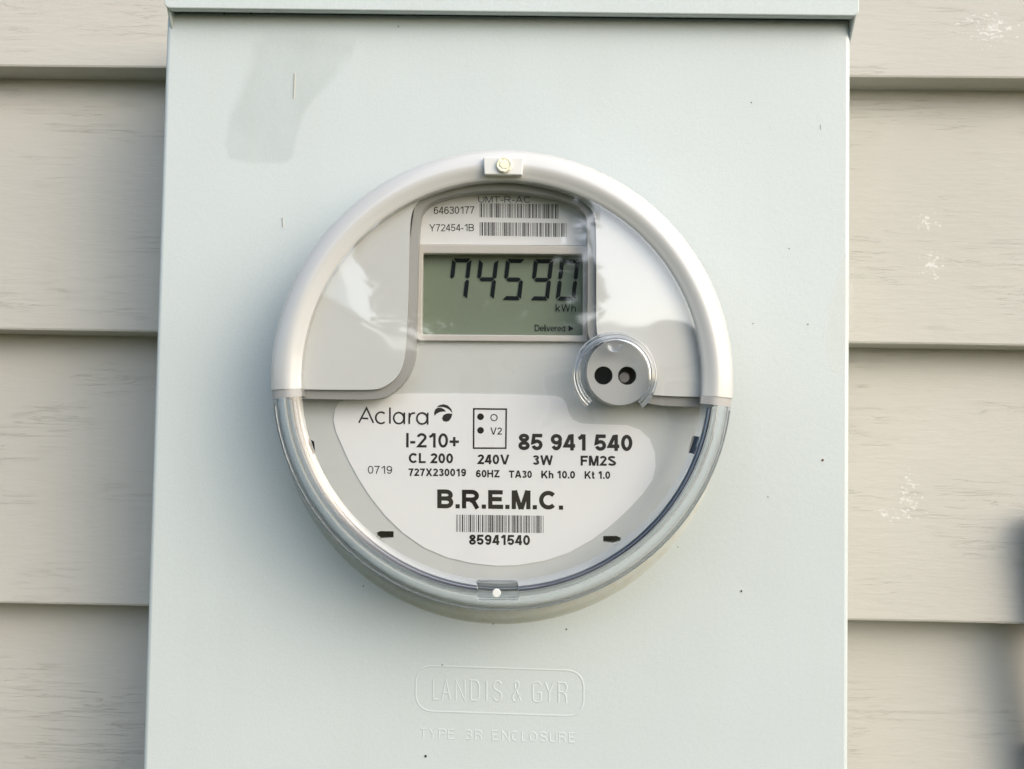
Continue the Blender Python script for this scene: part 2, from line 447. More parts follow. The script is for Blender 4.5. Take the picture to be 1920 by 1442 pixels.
wall = empty('siding_wall', 0, 0, -1500)
tag(wall, 'beige painted wood grain lap siding wall behind the meter box', 'wall')
WO = 40.0                               # the wall face stands this far in front of the reference plane
EDGES = [175.2, 42.8, -91.5]            # lower edges of the laps behind the box
step = 133.4; T = 16.6
edges = []
z = EDGES[0]+step
while z < 1100: edges.append(z); z += step
edges = edges[::-1]+EDGES
z = EDGES[-1]-step
while z > -1490: edges.append(z); z -= step
bm = bmesh.new()
for i, zb in enumerate(edges):
    ztop = zb+step
    # face from (T, zb) to (0, ztop+12) behind the board above; underside falls slightly towards the wall
    sec = [(T-1.2, zb-0.1), (T-0.3, zb+0.3), (T, zb+1.2), (0.0, ztop+2.0), (-8.0, ztop+2.0), (-8.0, zb-0.95), (0.0, zb-0.85)]
    X0, X1 = -1800.0, 1800.0
    n = 72
    prev = None
    for k in range(n+1):
        x = X0+(X1-X0)*k/n
        wob = 0.5*math.sin(x*0.013+i*1.7)+0.3*math.sin(x*0.031+i)
        ring = [bm.verts.new(V(x, WO+d+(0.25*wob if d > 5 else 0), z_+(0.35*wob if z_ < zb+5 else 0))) for d, z_ in sec]
        if prev:
            for j in range(len(sec)):
                j2 = (j+1) % len(sec)
                bm.faces.new((prev[j], prev[j2], ring[j2], ring[j]))
        else: bm.faces.new(ring)
        prev = ring
    bm.faces.new(prev[::-1])
from_bm('lap_boards', bm, m_siding, wall, smooth=True, angle=25)
bm = bmesh.new(); box(bm, -1800, 1800, WO-120, WO-8.2, -1500, 1240)
from_bm('backing', bm, m_siding, wall)

# ------------------------------------------------------------------ meter box
mb = empty('meter_box', 0, 0, 0)
tag(mb, 'pale grey painted metal meter box with embossed lettering, mounted on the siding', 'meter box')
BD = 110.0
XL, XR = -163.7, 140.4
ZT = at(960, 20, BD)[1]; ZB = -330.0
bm = bmesh.new(); box(bm, XL+2.0, XR-2.0, WO+14.8, BD-12, ZB+2, ZT)
o = from_bm('enclosure', bm, m_box, mb); bevel_mod(o, 1.5)
CM = at(940, 710, 143.0)                 # axis of the round meter
CE = at(940, 746, BD)                    # centre of the pressed ring round the socket
# front cover: panel with turned edges and a round opening with a raised collar
bm = bmesh.new(); box(bm, XL, XR, BD-14, BD, ZB, ZT-2)
cut = bmesh.new(); lathe(cut, [(84, BD-30), (84, BD+20)], CM, n=128)
cut2 = bmesh.new(); ra = lathe(cut2, [(84.0, BD-30), (84.0, BD+20)], CM, n=128)
cut.free()
disc_cap(cut2, [r[0] for r in ra]); disc_cap(cut2, [r[1] for r in ra])
me = boolean(bm, [cut2], 'front_cover')
fc = link('front_cover', me, m_box, mb); bevel_mod(fc, 2.2, 4)
for p in me.polygons: p.use_smooth = True
me.set_sharp_from_angle(angle=math.radians(50))
bm = bmesh.new()
lathe(bm, [(98.5, BD-0.2), (97.8, BD+0.1), (97.0, BD+0.7), (96.2, BD+1.8), (95.2, BD+2.8), (93.8, BD+3.5), (92.0, BD+3.6), (89.5, BD+3.6), (88.8, BD+3.0), (88.6, BD-1)], CE, n=192)
from_bm('socket_collar', bm, m_collar, mb, smooth=True, angle=60)
# lid
zl = at(960, 22, 118)[1]
xl0 = at(307, 20, 118)[0]; xl1 = at(1611, 40, 118)[0]
bm = bmesh.new()
fl_ = rrect(xl0, xl1, zl, zl+9.2, 2.6)
prism(bm, fl_, 116.8, 118.0)
LO = from_bm('lid', bm, m_box, mb)
bm = bmesh.new(); box(bm, xl0+0.6, xl1-0.6, WO+14, 116.7, zl+7.6, zl+8.8)
for xa, xb in ((xl0+0.4, xl0+1.6), (xl1-1.6, xl1-0.4)):
    sk = [(116.6, zl+7.5), (116.6, zl+1.5), (112, zl-4.0), (108, zl-8.5), (WO+18, zl-8.5), (WO+18, zl+7.5)]
    a = [bm.verts.new(V(xa, d, z_)) for d, z_ in sk]; b = [bm.verts.new(V(xb, d, z_)) for d, z_ in sk]
    bm.faces.new(a); bm.faces.new(b[::-1])
    for i in range(6): bm.faces.new((a[i], a[(i+1) % 6], b[(i+1) % 6], b[i]))
# a folded return along the front flange's lower edge
box(bm, xl0+1.8, xl1-1.8, 113.5, 116.7, zl+0.05, zl+0.9)
bmesh.ops.recalc_face_normals(bm, faces=bm.faces[:])
b2 = bmesh.new(); b2.from_mesh(LO.data)
tmp = bpy.data.meshes.new('x'); bm.to_mesh(tmp); bm.free(); b2.from_mesh(tmp); b2.to_mesh(LO.data); b2.free()
bevel_mod(LO, 0.5, 2)

# pressed lettering
def strokes(ch):
    A = arc
    return {
     'L': [[(0, 1), (0, 0), (1, 0)]],
     'A': [[(0, 0), (.5, 1), (1, 0)], [(.18, .34), (.82, .34)]],
     'N': [[(0, 0), (0, 1), (1, 0), (1, 1)]],
     'D': [[(0, 0), (0, 1), (.5, 1)]+A(.5, .72, .5, .28, 90, 0, 6)+A(.5, .28, .5, .28, 0, -90, 6)+[(0, 0)]],
     'I': [[(0.5, 0), (0.5, 1)]],
     'S': [A(.5, .76, .5, .24, 20, 180, 8)+[(.12, .60), (.88, .42)]+A(.5, .24, .5, .24, 0, -160, 8)],
     '&': [[(1, .05), (.28, .72)]+A(.5, .84, .24, .16, 200, -30, 8)+[(.1, .36)]+A(.36, .2, .36, .2, 160, 300, 8)+[(.95, .38)]],
     'G': [[(1, .86)]+A(.5, .84, .5, .16, 10, 180, 8)+A(.5, .16, .5, .16, 180, 350, 8)+[(1, .46), (.55, .46)]],
     'Y': [[(0, 1), (.5, .48), (.5, 0)], [(1, 1), (.5, .48)]],
     'R': [[(0, 0), (0, 1), (.55, 1)]+A(.55, .76, .45, .24, 90, -90, 8)+[(0, .52)], [(.5, .52), (.85, .40), (.95, 0)]],
     'T': [[(0, 1), (1, 1)], [(.5, 1), (.5, 0)]],
     'P': [[(0, 0), (0, 1), (.55, 1)]+A(.55, .75, .45, .25, 90, -90, 8)+[(0, .5)]],
     'E': [[(1, 1), (0, 1), (0, 0), (1, 0)], [(0, .52), (.8, .52)]],
     '3': [A(.48, .76, .5, .24, 140, -80, 8)+[(.35, .53)], A(.48, .27, .52, .27, 85, -140, 9)],
     'C': [A(.5, .5, .55, .5, 50, 310, 14)],
     'O': [A(.5, .5, .5, .5, 90, 450, 18)],
     'U': [[(0, 1), (0, .3)]+A(.5, .3, .5, .3, 180, 360, 9)+[(1, 1)]],
    }[ch]

def emboss(name, items, y_top, y_bot, slope, x_ref, w, h, round_box=None):
    bm = bmesh.new()
    for ch, x0, x1 in items:
        for st in strokes(ch):
            pts = []
            for u, v in st:
                x = x0+(x1-x0)*u
                y = y_bot+(y_top-y_bot)*v+slope*(x-x_ref)
                pts.append(at(x, y, BD))
            ribbon2d(bm, pts, w, BD-0.02, ridge=h)
    return from_bm(name, bm, m_box, mb)
emboss('embossed_lettering', [('L', 812, 823), ('A', 828.5, 844), ('N', 854.6, 871), ('D', 882.7, 898), ('I', 908, 916), ('S', 925, 940),
     ('&', 961, 976.5), ('G', 999, 1014), ('Y', 1022, 1037), ('R', 1047, 1062.5)], 1274, 1311.5, 0.025, 812, 1.25, 0.15)
emboss('embossed_lettering', [('T', 789, 798), ('Y', 805.6, 817), ('P', 823, 836), ('E', 840, 851.5), ('3', 872, 884), ('R', 891, 902.5),
     ('E', 923, 934), ('N', 942, 953.5), ('C', 960, 971), ('L', 978.5, 985), ('O', 993, 1005.6), ('S', 1013, 1024), ('U', 1030.6, 1043),
     ('R', 1048, 1060), ('E', 1067, 1077.5)], 1366.5, 1383.5, 0.030, 789, 1.05, 0.14)
bm = bmesh.new()
ribbon2d(bm, P(px_round([(779.6, 1248), (1094, 1258), (1094, 1343.5), (779.6, 1333)], 34, 10), BD), 1.25, BD-0.02, closed=True, ridge=0.15)
from_bm('embossed_border', bm, m_box, mb)

# weathering marks and a painted light patch on the front cover: each lies 0.05 mm proud of the enamel
def film(name, pts, d, col, strength, soft, parent):
    """thin residue or painted light patch on the enamel; it thins out over soft pixels at its edge"""
    m = bpy.data.materials.new(name); m.use_nodes = True; t = NT(m); nt = m.node_tree
    t.b.inputs['Base Color'].default_value = (*col, 1); t.b.inputs['Roughness'].default_value = 0.55
    t.b.inputs['Specular IOR Level'].default_value = 0.2
    at_ = t.n('ShaderNodeAttribute'); at_.attribute_name = 'thickness'
    nz = t.ramp(t.noise(t.coord((55, 55, 40)), 1, 4), [(0.25, 0.45), (0.7, 1.0)])
    fac = t.math('MULTIPLY', t.math('MULTIPLY', at_.outputs['Fac'], nz), strength)
    tr = t.n('ShaderNodeBsdfTransparent'); mx = t.n('ShaderNodeMixShader')
    t.l(fac, mx.inputs[0]); t.l(tr.outputs[0], mx.inputs[1]); t.l(t.b.outputs[0], mx.inputs[2])
    t.l(mx.outputs[0], nt.nodes['Material Output'].inputs[0])
    cx_ = sum(p[0] for p in pts)/len(pts); cy_ = sum(p[1] for p in pts)/len(pts)
    n = len(pts); rings = []
    bm = bmesh.new(); lay = bm.verts.layers.float.new('thickness')
    for k, val in ((0.5, 0.0), (-0.5, 1.0)):
        ring = []
        for i, p in enumerate(pts):
            a, b_ = Vector(pts[i-1]), Vector(pts[(i+1) % n]); tg = (b_-a).normalized(); nr = Vector((tg.y, -tg.x))
            if nr.dot(Vector((p[0]-cx_, p[1]-cy_))) < 0: nr = -nr
            sf = soft[i] if isinstance(soft, (list, tuple)) else soft
            x, z = at(p[0]+nr.x*sf*k, p[1]+nr.y*sf*k, d)
            v_ = bm.verts.new(V(x, d, z)); v_[lay] = val; ring.append(v_)
        rings.append(ring)
    for i in range(n):
        j = (i+1) % n; bm.faces.new((rings[0][i], rings[0][j], rings[1][j], rings[1][i]))
    bm.faces.new(rings[1])
    return link(name, _finish(bm, name), m, parent)
def _finish(bm, name):
    me = bpy.data.meshes.new(name); bm.to_mesh(me); bm.free(); return me
film('tape_residue', [(478, 82), (505, 62), (570, 66), (665, 78), (650, 110), (622, 150), (592, 180), (568, 215), (556, 255), (548, 296), (535, 305), (470, 306), (428, 296), (422, 270), (432, 215), (455, 165), (472, 125)],
     BD+0.05, (0.38, 0.43, 0.42), 0.13, [20, 26, 26, 30, 24, 16, 10, 8, 8, 8, 7, 8, 8, 10, 14, 20, 22], mb)
film('light_patch', [(1588, 470), (1597, 520), (1590, 640), (1575, 705), (1556, 690), (1548, 620), (1560, 560), (1575, 510)], BD+0.05, (0.82, 0.82, 0.76), 0.22, 14, mb)  # reflected light on the enamel, painted as a paler film
def speck(px, py, rx, ry, m, d=BD):
    bm = bmesh.new(); n = 9
    pts = []
    for k in range(n):
        a = 2*PI*k/n; q = random.uniform(0.75, 1.15)
        pts.append((px+rx*q*math.cos(a), py+ry*q*math.sin(a)))
    prism(bm, P(pts, d+0.2), d-0.05, d+0.2)
    return from_bm('dirt_speck', bm, m, mb)
for a in ((798, 1418, 2.6, 2.6, m_speck), (1542.5, 863, 2.4, 2.4, m_rust), (1062, 1180, 1.8, 1.6, m_speck), (804, 1140, 2.6, 1.4, m_speck),
          (681, 1099, 1.3, 1.2, m_speck), (829, 1247, 1.2, 1.2, m_speck), (1390, 1109, 1.1, 2.0, m_speck), (1515, 608, 1.1, 1.1, m_speck),
          (1440, 932, 1.1, 1.1, m_speck), (1409, 192, 1.2, 1.2, m_speck), (1539, 238, 0.9, 5.0, m_scratch), (592, 24, 1.2, 1.0, m_speck),
          (470, 25, 1.4, 1.2, m_speck), (420, 25, 1.2, 1.2, m_speck), (504, 24, 1.3, 1.0, m_speck), (980, 28, 1.2, 1.0, m_speck), (747, 50, 1.2, 1.2, m_speck),
          (1271, 1026, 1.0, 0.9, m_speck), (672, 1056, 0.9, 0.9, m_speck), (946, 1168, 1.3, 1.0, m_rust), (925, 1170, 1.6, 0.9, m_rust), (1391, 1108, 0.9, 1.6, m_speck), (1412, 607, 1.6, 0.7, m_speck), (1480, 466, 0.9, 0.9, m_speck)):
    speck(*a)
for pts, w in (([(553, 138), (552.6, 150), (552, 165), (551, 184)], 0.45), ([(530, 408), (530.6, 416), (531, 426)], 0.40)):
    bm = bmesh.new(); ribbon2d(bm, P(pts, BD), w, BD-0.02, ridge=0.5)
    from_bm('paint_drip', bm, m_scratch, mb)

# ------------------------------------------------------------------ electricity meter
em = empty('electricity_meter', 0, 0, 0)
tag(em, 'round electricity meter under a clear cover, grey hood above, white printed label below', 'electricity meter')
DP = 132.0                      # face plate
DH = 142.0                      # hood front
HOOD = [(1318, 744.5), (1300, 744), (1235, 742), (1207, 738), (1219, 705), (1208, 664), (1165, 641), (1135, 645), (1121, 634), (1118, 612), (1118, 560), (1118, 440), (1116, 410), (1111, 395), (1100, 383), (1082, 371), (1048, 359), (1015, 350), (960, 341), (915, 340), (871, 343), (827, 354), (798, 366), (784, 378), (773, 397), (770, 415), (768, 450), (766, 560), (763, 620), (760, 668), (754, 692), (740, 713), (716, 728), (699, 731), (640, 731), (562, 730)]
HOODB = [(1345, 764), (1300, 763), (1225, 760), (1198, 748), (1214, 705), (1203, 668), (1165, 646), (1128, 652), (1106, 640), (1101, 615), (1102, 560), (1102, 440), (1101, 412), (1095, 397), (1083, 386), (1067, 377), (1040, 369), (1012, 364), (960, 357), (915, 357), (871, 360), (829, 370), (806, 380), (796, 389), (789, 400), (786, 418), (784, 450), (782, 560), (780, 620), (778, 665), (772, 688), (760, 713), (738, 735), (715, 749), (640, 749), (540, 747)]
# smooth the two outlines together with one pass of corner cutting
def chaikin(p):
    o = [p[0]]
    for a, b in zip(p, p[1:]):
        o += [(a[0]*.75+b[0]*.25, a[1]*.75+b[1]*.25), (a[0]*.25+b[0]*.75, a[1]*.25+b[1]*.75)]
    return o+[p[-1]]
HF = chaikin(chaikin(HOOD)); HB = chaikin(chaikin(HOODB))
hf = P(HF, DH); hb = P(HB, DH-1.9); hb2 = P(HB, DH-2.2)
def ang(p): return math.atan2(p[1]-CM[1], p[0]-CM[0])
aR, aL = ang(at(1366, 746, 145)), ang(at(514, 731, 145))
aR2, aL2 = ang(at(1366, 763, 145)), ang(at(514, 748, 145))
if aL < 0: aL += 2*PI
if aL2 < 0: aL2 += 2*PI
RH = 82.2
hp0, hp1 = hf[0], hf[-1]
a0 = ang(hp0); a1 = ang(hp1) % (2*PI)
bm = bmesh.new()
arcpts = circ(CM, RH, 90, a0, a1)[1:-1]
front = [bm.verts.new(V(x, DH, z)) for x, z in hf[::-1]+arcpts]
bm.faces.new(front)
bmesh.ops.triangulate(bm, faces=bm.faces[:])
hood = from_bm('hood', bm, m_hood, em)
m_ring = mat('dull_sealing_ring', (0.10, 0.11, 0.13), 0.35, 0.5, metal=0.6)
bm = bmesh.new()
lathe(bm, [(89.9, 114.0), (89.9, 118.6), (91.0, 119.2), (94.6, 119.0), (95.2, 118.0), (95.2, 112.8), (93.0, 112.4), (91.0, 112.4)], CM, n=160, closed=True)
from_bm('sealing_ring', bm, m_ring, em, smooth=True, angle=40)
bm = bmesh.new()
lathe(bm, [(88.0, 133.6), (88.0, 134.4), (88.4, 134.6), (88.7, 134.4), (88.7, 133.6), (88.4, 133.4)], CM, n=160, closed=True)
from_bm('gasket', bm, m_dark, em, smooth=True, angle=60)
# hood shoulder (upper half of the outline)
RIM = [(92.4, 119.6), (93.2, 124.0), (93.8, 132.0), (93.8, 138.5), (93.5, 141.6), (92.6, 144.3), (91.1, 146.5), (89.1, 148.2), (87.2, 149.0), (85.8, 149.0), (84.6, 148.6), (83.2, 147.7), (81.8, 146.65), (80.6, 145.95)]
SHO = [(92.4, 119.6), (93.2, 124.0), (93.8, 132.0), (93.8, 140.5), (93.5, 143.0), (92.8, 144.6), (91.4, 145.8), (89.4, 146.8), (87.4, 147.6), (86.0, 147.8), (84.8, 147.6), (83.4, 147.0), (81.9, 146.3), (80.6, 145.9)]
bm = bmesh.new()
lathe(bm, SHO+[(80.3, 145.4), (80.3, 141.0)], CM, aR, aL, n=150)
from_bm('hood_shoulder', bm, m_shoulder, em, smooth=True, angle=60)
# bevelled edge that runs along the arch and the lower edge of the hood
bm = bmesh.new()
n = len(hf)
hs = P(HF, DH-0.5)
rows = []
for pts, d, k in ((hf, DH, 0), (hf, DH-1.5, 0.0), (hb, DH-2.0, 0), (hb2, DH-2.7, 0), (hb2, DP-0.1, 0)):
    rows.append([bm.verts.new(V(x, d, z)) for x, z in pts])
for A, B in zip(rows, rows[1:]):
    for i in range(n-1): bm.faces.new((A[i], A[i+1], B[i+1], B[i]))
rim_in = [(r-0.35, d-0.2) for r, d in SHO]+[(80.3, 145.0), (80.3, 132.5)]
lathe(bm, rim_in, CM, aL+0.0002, aL2, n=6, caps=False)
lathe(bm, rim_in, CM, aR2, aR-0.0002, n=6, caps=False)
# lower end walls of the shoulder
for a, s in ((aL2, 1), (aR2, -1)):
    ring = [bm.verts.new(V(CM[0]+r*math.cos(a), d, CM[1]+r*math.sin(a))) for r, d in rim_in]
    bm.faces.new(ring)
from_bm('hood_edge', bm, m_band, em, smooth=True, angle=30)

# base drum and face plate with its slots and display opening
bm = bmesh.new()
ra = lathe(bm, [(86.0, DP-0.5), (86.3, DP-1.0), (86.5, DP-4), (86.6, 112.5), (88.5, 112.2), (88.5, 109.5)], CM, n=160)
from_bm('base', bm, m_base, em, smooth=True, angle=40)
bm = bmesh.new(); prism(bm, circ(CM, 85.9, 160), DP-4, DP)
LCD = px_round([(793, 475), (1093, 477), (1093, 629), (791, 627)], [5, 5, 3, 6], 4)
def slot(bm, pts):
    prism(bm, P(pts, DP), DP-9, DP+3)
SLOTS = [[(578, 822), (589, 828), (591, 850), (583, 853), (574, 834)], [(1299, 817), (1315, 820), (1306, 853), (1290, 849)],
         [(706, 999), (712, 996), (738, 996), (738, 1008), (712, 1010), (706, 1005)], [(1131, 1005), (1156, 1005), (1164, 1008), (1163, 1014), (1150, 1018), (1131, 1016)]]
cut = []
for s_ in SLOTS:
    cb = bmesh.new(); slot(cb, s_); cut.append(cb)
cb = bmesh.new(); prism(cb, P(LCD, DP), DP-9, DP+5); cut.append(cb)
me = boolean(bm, cut, 'face_plate')
plate = link('face_plate', me, m_plate, em)
bm = bmesh.new(); prism(bm, circ(CM, 81, 64), DP-14, DP-9.5)
from_bm('inner_frame', bm, m_dark, em)

# display: bezel, liquid crystal glass, digits
def ring_prism(bm, outer, inner, d0, d1):
    """frame between two outlines with equal point counts"""
    n = len(outer)
    vs = [[bm.verts.new(V(x, d, z)) for x, z in pts] for pts, d in ((outer, d0), (outer, d1), (inner, d1), (inner, d0))]
    for k in range(3):
        for i in range(n):
            j = (i+1) % n
            bm.faces.new((vs[k][i], vs[k][j], vs[k+1][j], vs[k+1][i]))
DB = DP+2.2
OUT = px_round([(782, 458), (1102, 461), (1102, 641), (780, 639)], [6, 4, 4, 10], 5)
INN = px_round([(793, 475), (1093, 477), (1093, 629), (791, 627)], [5, 5, 3, 6], 5)
display = empty('display', 0, 0, 0); display.parent = em
bm = bmesh.new(); ring_prism(bm, P(OUT, DB), P(INN, DB), DP-0.5, DB)
o = from_bm('bezel', bm, m_plastic, display); bevel_mod(o, 0.5, 3, 50)
DL = DP-3.4
bm = bmesh.new(); prism(bm, P([(785, 468), (1100, 470), (1100, 636), (783, 634)], DL), DL-2, DL)
from_bm('lcd_panel', bm, m_lcd, display)
def seg_digit(bm, xl, yt, segs, d):
    W, H, th, sl = 36.0, 77.0, 7.4, 9.0
    def q(u, v): return (xl+u-(v/H)*sl+0.0, yt+v+u*0.014)
    hT = th/2; g = 0.8
    polys = {
     'a': [(1.5+g, 0), (W-1.5-g, 0), (W-th-g+.5, th), (th+g-.5, th)],
     'd': [(th+g-.5, H-th), (W-th-g+.5, H-th), (W-1.5-g, H), (1.5+g, H)],
     'g': [(hT+g, H/2), (th+g, H/2-hT), (W-th-g, H/2-hT), (W-hT-g, H/2), (W-th-g, H/2+hT), (th+g, H/2+hT)],
     'f': [(0, 1.5+g), (th, th+g), (th, H/2-hT-g), (hT, H/2-g), (0, H/2-hT)],
     'b': [(W, 1.5+g), (W, H/2-hT), (W-hT, H/2-g), (W-th, H/2-hT-g), (W-th, th+g)],
     'e': [(0, H-1.5-g), (0, H/2+hT), (hT, H/2+g), (th, H/2+hT+g), (th, H-th-g)],
     'c': [(W, H-1.5-g), (W-th, H-th-g), (W-th, H/2+hT+g), (W-hT, H/2+g), (W, H/2+hT)],
    }
    for s_ in segs: flat(bm, P([q(u, v) for u, v in polys[s_]], d), d)
for xl_, yt_, sg in ((848.5, 484.3, 'afbc'), (899.0, 484.8, 'fgbc'), (949.6, 485.3, 'afgcd'), (1002, 485.8, 'afbgcd'), (1051, 486.3, 'abcdef')):
    bm = bmesh.new(); seg_digit(bm, xl_, yt_, sg, DL+0.35); from_bm('digit', bm, m_seg, display)
letter_mesh('unit_lettering', 'kWh', (1042, 1079.6, 570.4, 584, 571, 584.6), DL+0.35, m_seg, display, s=.12, gap=.2)
letter_mesh('mode_lettering', 'Delivered', (1003, 1059.7, 608.6, 620.8, 609.4, 621.6), DL+0.35, m_seg, display, s=.115)
bm = bmesh.new(); flat(bm, P([(1066, 610.4), (1075.7, 615.9), (1066, 621.4)], DL+0.35), DL+0.35); from_bm('arrow', bm, m_seg, display)

# upper serial label
D1 = DP+0.4
ul = [(786, 458), (786, 418), (791, 400), (800, 391), (829, 374), (871, 363), (915, 359), (960, 359), (1012, 366), (1040, 372), (1067, 380), (1085, 391), (1094, 402), (1099, 415), (1099, 460)]
bm = bmesh.new(); prism(bm, P(ul, D1), DP-0.2, D1)
sl = from_bm('serial_label', bm, m_label, em)
DI = D1+0.06
letter_mesh('serial_number', '64630177', (813.3, 889.4, 387.6, 401.5, 386.8, 400.7), DI, m_ink, sl, s=.125)
letter_mesh('serial_number', 'Y72454-1B', (805, 888.7, 420.4, 433.9, 420, 433.5), DI, m_ink, sl, s=.125)
letter_mesh('faded_lettering', 'UMT-R-AC', (896.5, 995, 368, 380, 368.5, 380.5), DI, m_ink_faint, sl, s=.13)
def barcode(name, x0, x1, tl, bl, tr_, br, d, m, parent, groups, seed):
    rnd = random.Random(seed); bm = bmesh.new(); els = []
    for g_ in range(groups):
        wide = rnd.sample(range(9), 3)
        for k in range(9): els.append((k % 2 == 0, 2.5 if k in wide else 1.0))
        els.append((False, 1.9))
    tot = sum(w for _, w in els[:-1]); x = 0
    for on, w in els[:-1]:
        if on:
            u0, u1 = (x+0.08)/tot, (x+w-0.08)/tot
            q = (x0, x1, tl, bl, tr_, br)
            flat(bm, P([bilin(q, u0, 0), bilin(q, u1, 0), bilin(q, u1, 1), bilin(q, u0, 1)], d), d)
        x += w
    return from_bm(name, bm, m, parent)
m_bar = mat('faded_black_ink', (0.045, 0.04, 0.038), 0.5, 0.2)
barcode('barcode', 899.4, 1047, 381, 407.5, 383, 410, DI, m_bar, sl, 10, 3)
barcode('barcode', 899.4, 1062, 416.6, 441.8, 418.5, 444.5, DI, m_bar, sl, 11, 5)

# main printed label
D2 = DP+0.35
LAB = [(650, 748), (700, 742), (760, 738), (900, 739), (1040, 742), (1054, 746), (1062, 757), (1066, 773), (1074, 787), (1090, 794), (1140, 796), (1175, 797), (1200, 806), (1218, 823), (1228, 848), (1229, 875), (1223, 900), (1206, 925), (1180, 953), (1148, 983), (1110, 1012), (1066, 1037), (1020, 1052), (970, 1060), (930, 1061), (885, 1056), (840, 1046), (795, 1027), (755, 999), (722, 967), (695, 933), (673, 899), (655, 866), (641, 835), (630, 810), (625, 788), (628, 768), (636, 754)]
bm = bmesh.new(); prism(bm, P(LAB[::-1], D2), DP-0.2, D2)
lab = from_bm('main_label', bm, m_label, em)
D3 = D2+0.06
# maker's name in thin round strokes
A_ = arc
names = [
 [(672.8, 793), (687.3, 765), (700.2, 793)], [(677.6, 784.2), (690.5, 785.0)],
 [(723.3, 775.2)]+A_(714.5, 783.3, 10.2, 10.7, -45, -315, 16)[::1],
 [(731.2, 764.2), (731.2, 794.3)],
 A_(747.8, 784.0, 9.6, 10.4, 0, 360, 22), [(758.2, 773.4), (758.2, 795.4)],
 [(767.5, 774.0), (767.5, 795.0)], [(767.9, 783.0), (769.5, 777.4), (773.5, 774.6), (778.4, 774.4)],
 A_(791.5, 784.6, 9.8, 10.4, 0, 360, 22), [(802.0, 773.9), (802.0, 796.0)],
]
names[2] = A_(714.6, 783.4, 10.0, 10.6, -48, -312, 16)
bm = bmesh.new()
for i, st in enumerate(names): ribbon2d(bm, P(st, D3), 0.70, D3+0.012*i)
from_bm('maker_lettering', bm, m_ink, lab)
def zl_(p): return (660+p[0]/6.4, 740+p[1]/6.4)
bm = bmesh.new()
for poly in ([(1015, 150), (1050, 125), (1100, 115), (1150, 130), (1190, 170), (1208, 222), (1190, 206), (1170, 182), (1140, 163), (1090, 148), (1045, 147)],
             [(990, 255), (985, 215), (1000, 175), (1030, 155), (1075, 158), (1110, 180), (1128, 205), (1090, 203), (1050, 210), (1015, 228)],
             [(1205, 232), (1165, 224), (1130, 228), (1098, 245), (1080, 282), (1095, 315), (1130, 326), (1165, 314), (1190, 280)]):
    flat(bm, P([zl_(p) for p in poly], D3), D3)
from_bm('maker_emblem', bm, m_ink, lab)
letter_mesh('model_lettering', 'I-210+', (761.6, 860.5, 812, 839, 812.6, 839.6), D3, m_ink, lab, s=.175)
bm = bmesh.new()
ribbon2d(bm, P([(888.3, 766.6), (949.2, 767.2), (948.4, 840.4), (888.0, 840.2)], D3), 0.66, D3, closed=True)
for c in ((901, 781.4), (901, 807)):
    flat(bm, P(circ(c, 6.3, 20), D3), D3)
from_bm('indicator_box', bm, m_ink, lab)
B = 0.215
for body, q, b in (
    ('O', (919.4, 933.2, 776.2, 789.8, 776.4, 790), 0.14), ('V2', (919.4, 941, 801.4, 814.8, 801.6, 815), 0.16),
    ('85 941 540', (972, 1185.7, 813, 844, 815.4, 845.8), B), ('CL 200', (766.4, 849.4, 849.4, 868.3, 850.2, 869), B),
    ('240V', (895.3, 955, 852, 870.3, 852.6, 870.9), B), ('3W', (998.7, 1036.8, 853.6, 871.6, 854, 872), B),
    ('FM2S', (1088.7, 1155.2, 854.4, 873, 855, 873.6), B), ('0719', (689.7, 735.3, 873.4, 888.2, 873.8, 888.6), 0.12),
    ('727X230019', (766, 873.8, 878.2, 892.4, 879, 893.2), B), ('60HZ', (892.4, 936.8, 881, 894.9, 881.4, 895.3), B),
    ('TA30', (954.2, 997.2, 882.2, 896, 882.6, 896.4), B), ('Kh 10.0', (1015, 1078.2, 882.5, 896.8, 883.2, 897.4), B),
    ('Kt 1.0', (1096.2, 1144, 883.4, 897.6, 883.8, 898), B), ('B.R.E.M.C.', (819.8, 1056, 917.6, 952.8, 920.8, 955.8), 0.225),
    ('85941540', (879.6, 993.6, 1002.4, 1021.4, 1003.4, 1022.4), B)):
    letter_mesh('printed_lettering', body, q, D3, m_ink, lab, s=b)
barcode('barcode', 855.4, 1019, 965, 997.4, 967, 999.6, D3, m_ink, lab, 11, 11)

# optical port: boss on the hood with two holes and a metal pin
CP = at(1162, 698, 145.0)
sc_ = (CAM_D-145.0)/F_PX             # mm per pixel on that plane
bm = bmesh.new(); ra = lathe(bm, [(63.5*sc_, DP), (62.5*sc_, 144.0), (61.5*sc_, 145.0)], CP, n=96)
disc_cap(bm, [r[-1] for r in ra]); disc_cap(bm, [r[0] for r in ra])
c1 = at(1131.5, 704, 145); c2 = at(1176, 704.5, 145)
cut = []
for c in (c1, c2):
    cb = bmesh.new(); prism(cb, circ(c, 17.2*sc_, 40), 134.5, 150); cut.append(cb)
me = boolean(bm, cut, 'optical_port')
op = link('optical_port', me, m_port, em)
for c in (c1, c2):
    bm = bmesh.new(); lathe(bm, [(17.0*sc_, 134.7), (17.0*sc_, 143.8)], c, n=40)
    prism(bm, circ(c, 17.1*sc_, 40), 134.55, 135.2)
    from_bm('port_hole', bm, m_dark, op)
cpn = at(1170.5, 708, 141)
bm = bmesh.new(); ra = lathe(bm, [(2.3, 135), (2.3, 141.0), (2.0, 141.5)], cpn, n=32); disc_cap(bm, [r[-1] for r in ra])
from_bm('metal_pin', bm, m_pin, op, smooth=True, angle=30)

